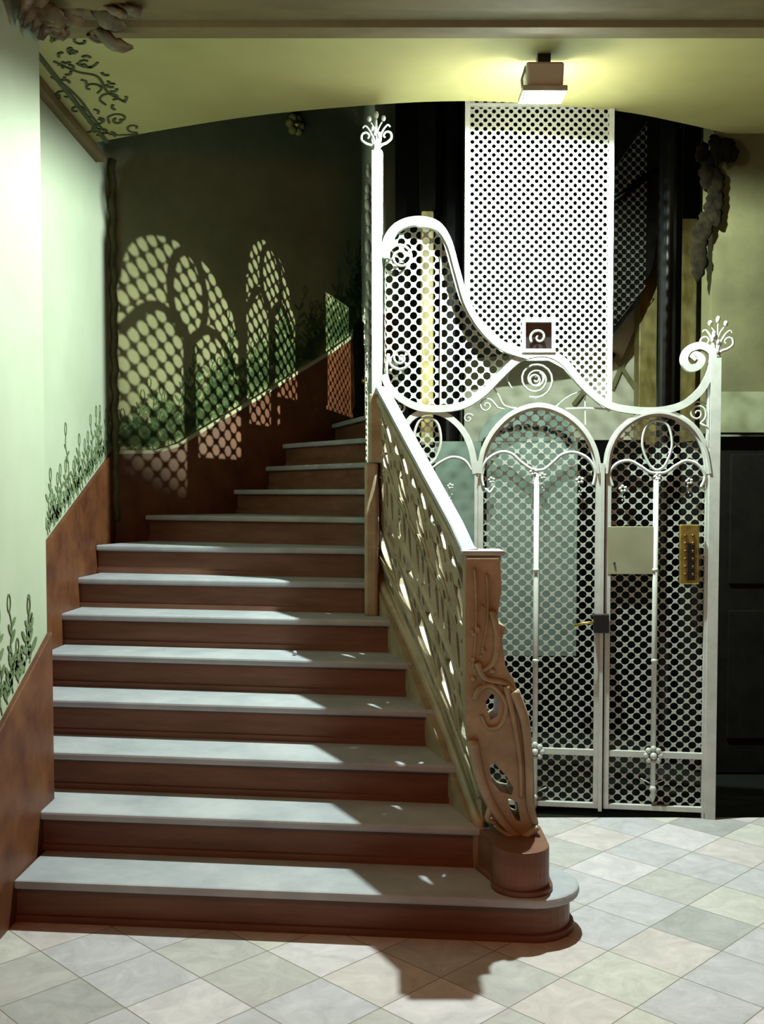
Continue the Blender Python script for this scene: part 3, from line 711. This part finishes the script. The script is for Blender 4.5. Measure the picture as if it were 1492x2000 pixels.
# glazed rear door
YD = 7.05
gd = thing('glazed_door', 'pale frosted glass door with a fan arch behind the left gate leaf', 'door', (.8,YD,0))
xa, xb = PY(850,900,YD).x, PY(1138,900,YD).x
zt = PY(900,862,YD).z
MB().box((xa,YD,.50),(xb,YD+.03,zt)).build('frosted_glass', M['glass'], gd)
MB().box((xa,YD-.01,-.012),(xb,YD+.04,.50)).build('kick_panel', M['darkw'], gd, bevel=.01)
b = MB()
for uu in (945, 1133): 
    x = PY(uu,900,YD).x; b.box((x-.018,YD-.02,-.012),(x+.018,YD+.0,zt))
b.build('stile', M['darkw'], gd)
b = MB(); fc = ((xa+xb)/2+.12)
b.prism([(fc+.33*math.cos(PI*k/20),YD-.005,zt+.0+.24*math.sin(PI*k/20)) for k in range(21)], (0,.03,0)); b.build('fanlight', M['glass'], gd)
b = MB()
for k in range(15):
    t = PI*(k+.5)/15; b.ball((fc+.29*math.cos(t), YD-.02, zt-.03+.13*math.sin(t)+.0), .020, (1.3,.5,.9), 8, 5)
b.build('bead_arc', M['iron'], gd, smooth=True)
b = MB()
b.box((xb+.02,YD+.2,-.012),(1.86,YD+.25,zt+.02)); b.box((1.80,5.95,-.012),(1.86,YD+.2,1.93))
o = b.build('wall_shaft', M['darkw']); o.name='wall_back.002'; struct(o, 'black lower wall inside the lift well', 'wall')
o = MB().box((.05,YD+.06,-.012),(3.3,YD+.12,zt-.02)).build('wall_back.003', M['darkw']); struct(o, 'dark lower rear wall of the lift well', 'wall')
sl = MB().box((-.05,5.24,-.005),(1.70,5.34,.03)).build('threshold', M['iron']); 
sl.name='threshold'; tag(sl, 'black threshold strip under the white lift gate', 'threshold')

# ---------------------------------------------------------------- flood lamp
lp = thing('flood_lamp', 'boxy grey flood lamp hanging at the curved ceiling edge', 'lamp', (LAMP.x,LAMP.y,3.65))
b = MB().prism([(LAMP.x-.088,LAMP.y-.07,3.60),(LAMP.x+.088,LAMP.y-.07,3.60),(LAMP.x+.082,LAMP.y-.07,3.475),(LAMP.x-.082,LAMP.y-.07,3.475)], (0,.14,0)); b.build('housing', M['lampb'], lp, bevel=.012)
b = MB()
for k in range(4):
    pass
b.sweep([(LAMP.x-.1,LAMP.y-.075,3.475),(LAMP.x+.095,LAMP.y-.075,3.475),(LAMP.x+.095,LAMP.y+.075,3.475),(LAMP.x-.1,LAMP.y+.075,3.475)], .018,.026,(0,0,1),4,True); b.build('rim', M['paint'], lp, bevel=.004)
MB().box((LAMP.x-.085,LAMP.y-.065,3.468),(LAMP.x+.085,LAMP.y+.065,3.474)).build('lens', M['lens'], lp)
MB().box((LAMP.x-.03,LAMP.y-.03,3.598),(LAMP.x+.03,LAMP.y+.03,3.652)).build('bracket', M['iron'], lp)
MB().sweep([(LAMP.x-.098,LAMP.y-.03,3.47),(LAMP.x-.104,LAMP.y-.03,3.53),(LAMP.x-.086,LAMP.y-.03,3.59)], .01,.02,(0,-1,0)).build('side_arm', M['paint'], lp)

# ---------------------------------------------------------------- ornaments
def acanthus(mb, c, d, up, L, w, curl=1.0):
    """one curled leaf: c root, d direction, up = surface normal"""
    c, d, up = Vector(c), Vector(d).normalized(), Vector(up).normalized(); sd = d.cross(up).normalized()
    rows = 9; cols = 7; vs = []; fs = []
    for i in range(rows):
        t = i/(rows-1); hw = w*math.sin(PI*min(1,.12+.86*t))*(1+.22*math.sin(t*18)); ht = .35*L*math.sin(t*PI*.9)*curl + .02
        p = c + d*(L*t) + up*ht
        for j in range(cols):
            q = (j/(cols-1)-.5)*2; vs.append(p + sd*(hw*q) - up*(.30*hw*q*q) + up*(.05*w*math.cos(q*9)))
    for i in range(rows-1):
        for j in range(cols-1): a = i*cols+j; fs.append((a,a+1,a+cols+1,a+cols))
    mb.add(vs, fs)
cap = thing('plaster_capital', 'gilded leafy plaster capital at the top of the left pier', 'capital', (-1.38,4.2,3.5))
b = MB()
for k in range(9):
    a_ = random.uniform(0,1); acanthus(b, (-1.40, 3.80+.06*k, 3.66), (.10*random.uniform(-1,1), random.uniform(-.2,.2), -1), (1,-.2,0), random.uniform(.16,.27), .055)
for k in range(7):
    acanthus(b, (-1.38+.055*k, 4.15+random.uniform(-.1,.2), 3.58), (random.uniform(.2,.8), random.uniform(-.6,.5), -.25), (0.1,-.3,-1), random.uniform(.12,.2), .05, .7)
for k in range(6):
    acanthus(b, (-1.40, 3.95+.06*k, 3.58), (.9,random.uniform(-.4,.3),-.5), (.3,-.4,-.8), random.uniform(.13,.2), .05)
b.build('leaf_cluster', M['gilt'], cap, smooth=True, solid=.012)
b = MB()
for c, r, n in [((-1.36,3.98,3.53),.05,(1,0,0)),((-1.30,4.18,3.50),.045,(.5,-1,0)),((-1.18,4.34,3.53),.04,(0,-.4,-1)),((-1.34,4.24,3.60),.06,(1,-1,0))]:
    n = Vector(n).normalized(); u_ = n.cross(Vector((0,0,1))); u_ = (u_ if u_.length>.1 else Vector((1,0,0))).normalized(); w_ = n.cross(u_)
    b.sweep([Vector(c)+u_*(r*(1-.8*t/26)*math.cos(t*.42))+w_*(r*(1-.8*t/26)*math.sin(t*.42)) for t in range(27)], .022,.022,n,8)
b.box((-1.41,3.75,3.62),(-1.30,4.25,3.66))
b.build('volute', M['gilt'], cap, smooth=False)
cb_ = thing('plaster_corbel', 'dark leafy plaster corbel on the olive right wall, with trailing leaves as its shadow', 'corbel', tuple(PY(1420,290,5.84)))
b = MB()
for k in range(9):
    p = PY(1375+random.uniform(0,70), 258+random.uniform(0,30), 5.85); acanthus(b, p, (random.uniform(-.6,.1),-.2,-1), (0,-1,0), random.uniform(.09,.17), .035, .6)
for k in range(12):  # near-black trailing leaves stand in for the corbel's jagged shadow
    p = PY(1392-k*2+random.uniform(-12,8), 296+k*17, 5.84); acanthus(b, p, (random.uniform(-.15,.3),0,-1), (0,-1,0), random.uniform(.13,.2), .045, .12)
b.build('leaf_cluster', mat('dark_gilt_and_shade', (.004,.0035,.002), 1, (.014,.011,.005), 16, 4, spec=.05), cb_, smooth=True, solid=.01)
# painted ceiling scrolls
b = MB()
def cz(ctrl, w):
    b.sweep([PZ(q.x,q.y,3.647) for q in spline([(a_,b_,0) for a_,b_ in ctrl],6)], w, .006, (0,0,1))
for cx_, cy_, r, a0, s_ in [(168,122,20,0,1),(178,172,20,1,-1),(218,192,24,2,1),(128,186,18,3,1),(150,215,16,.5,-1),(232,232,22,2.4,1),(190,236,18,4,-1),(262,250,16,1.2,1),(160,80,18,5,-1),(200,258,14,3,1),(196,66,20,2,1)]:
    cz([(cx_+r*(1-.13*k)*math.cos(a0+s_*k*.9)*1.15, cy_+r*.6*(1-.13*k)*math.sin(a0+s_*k*.9)) for k in range(7)], .011)
cz([(100,150),(130,170),(160,200),(185,235),(215,262),(270,262)], .012); cz([(105,120),(150,140),(190,150),(210,180),(245,200)], .012)
for k in range(34):
    u, v = random.uniform(95,250), random.uniform(100,262)
    if v-100 < (u-180)*1.2 or v > 165+(u-75)*1.0-6: continue
    a_ = random.uniform(0,2*PI); cz([(u,v),(u+9*math.cos(a_),v+6*math.sin(a_)),(u+16*math.cos(a_+.5),v+10*math.sin(a_+.5))], .014)
o = b.build('painted_scrolls', M['leafd']); struct(o, 'painted green scrollwork on the left corner of the ceiling', 'trim'); o.name='trim_11'
# painted sprays on the walls
def spray(mb, mp, x, z, h, lean, rnd, dens=9, ls=.05):
    pts = [(x + lean*h*(t/10)**1.4 + .012*math.sin(t*1.3+x*9), z + h*t/10) for t in range(11)]
    mb.sweep([mp(p[0],p[1],.002) for p in pts], .006,.003,NRM)
    for k in range(dens):
        t = .12+.85*k/dens; i = int(t*10); px, pz = pts[i]
        sg = 1 if k % 2 else -1; ang = PI/2 - sg*rnd.uniform(.5,1.0) ; l = ls*rnd.uniform(.8,1.3)*(1.15-.5*t)
        poly = [(px + (l*.5*(1-math.cos(q)))*math.cos(ang) - (l*.17*math.sin(q))*math.sin(ang), pz + (l*.5*(1-math.cos(q)))*math.sin(ang) + (l*.17*math.sin(q))*math.cos(ang)) for q in [2*PI*w/10 for w in range(10)]]
        mb.prism([mp(p[0],p[1],.001) for p in poly], NRM*.003)
    # bud on top
    px, pz = pts[-1]
    mb.sweep([mp(px+.016*math.cos(2*PI*q/10), pz+.03+.034*math.sin(2*PI*q/10), .002) for q in range(10)], .006,.003,NRM,4,True)
rnd = random.Random(3)
NRM = Vector((1,0,0)); b = MB()
def zd(y): return 1.375+(y-5.17)*.395
for k in range(26):
    y = 5.17+1.25*k/25+rnd.uniform(-.02,.02); spray(b, lambda a_,z,o_: Vector((-1.71+o_,a_,z)), y, zd(y)+.01, rnd.choice([.10,.16,.22,.28])+(.22 if k in (9,19) else 0), rnd.uniform(-.25,.35), rnd, 7, .060)
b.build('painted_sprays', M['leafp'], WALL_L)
b = MB()
wl = [o_ for o_ in C.objects if o_.name == 'wall_left'][0]
for k in range(6):
    y = 3.76+.38*k/6; spray(b, lambda a_,z,o_: Vector((-1.41+o_,a_,z)), y, .80+(y-3.78)*.46+.01, rnd.choice([.16,.26,.34,.40])*(1-.6*k/6), rnd.uniform(-.1,.3), rnd, 8, .065)
b.build('painted_sprays', M['leafp'], wl)
NRM = BN; b = MB()
for k in range(72):
    s = .08+2.3*k/71
    z = bs[0][1]
    for (s0,z0),(s1,z1) in zip(bs,bs[1:]):
        if s0 <= s <= s1: z = z0+(z1-z0)*(s-s0)/(s1-s0)
    spray(b, lambda a_,zz,o_: BW(a_,zz,o_), s+rnd.uniform(-.02,.02), z+.02, rnd.choice([.18,.3,.42,.6])*(.4+.6*min(1,s/.9)), rnd.uniform(-.2,.3), rnd, 12, .085)
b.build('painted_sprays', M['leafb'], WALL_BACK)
# small rosette and dark newel with knob up the stairs
p = PP(573,245,BC,BN)
ro = thing('wall_rosette', 'small pale rosette high on the shadowed back wall', 'rosette', tuple(p))
b = MB()
for k in range(6): b.ball(p + BN*.02 + BD*(.05*math.cos(k*PI/3)) + Vector((0,0,.05*math.sin(k*PI/3))), .032, (1,1,1))
b.build('petals', M['ceil'], ro, smooth=True); MB().ball(p+BN*.04,.03).build('centre', M['brass'], ro, smooth=True)
nx = PY(704,700,7.28)
nn_ = thing('dark_newel', 'dark rounded newel at the top of the winding stairs', 'newel', (nx.x,nx.y,2.31))
z0, z1 = 2.145, PY(704,628,7.28).z
MB().lathe([(.055,z0),(.055,z0+.06),(.04,z0+.12),(.045,z0+.35),(.058,z1-.12),(.05,z1-.03),(.015,z1)], (nx.x,nx.y,0), 16).build('shaft', M['darkw'], nn_, smooth=True)
MB().ball(PY(712,744,7.12), .022, (1,1,1)).build('brass_knob', M['brass'], nn_, smooth=True)
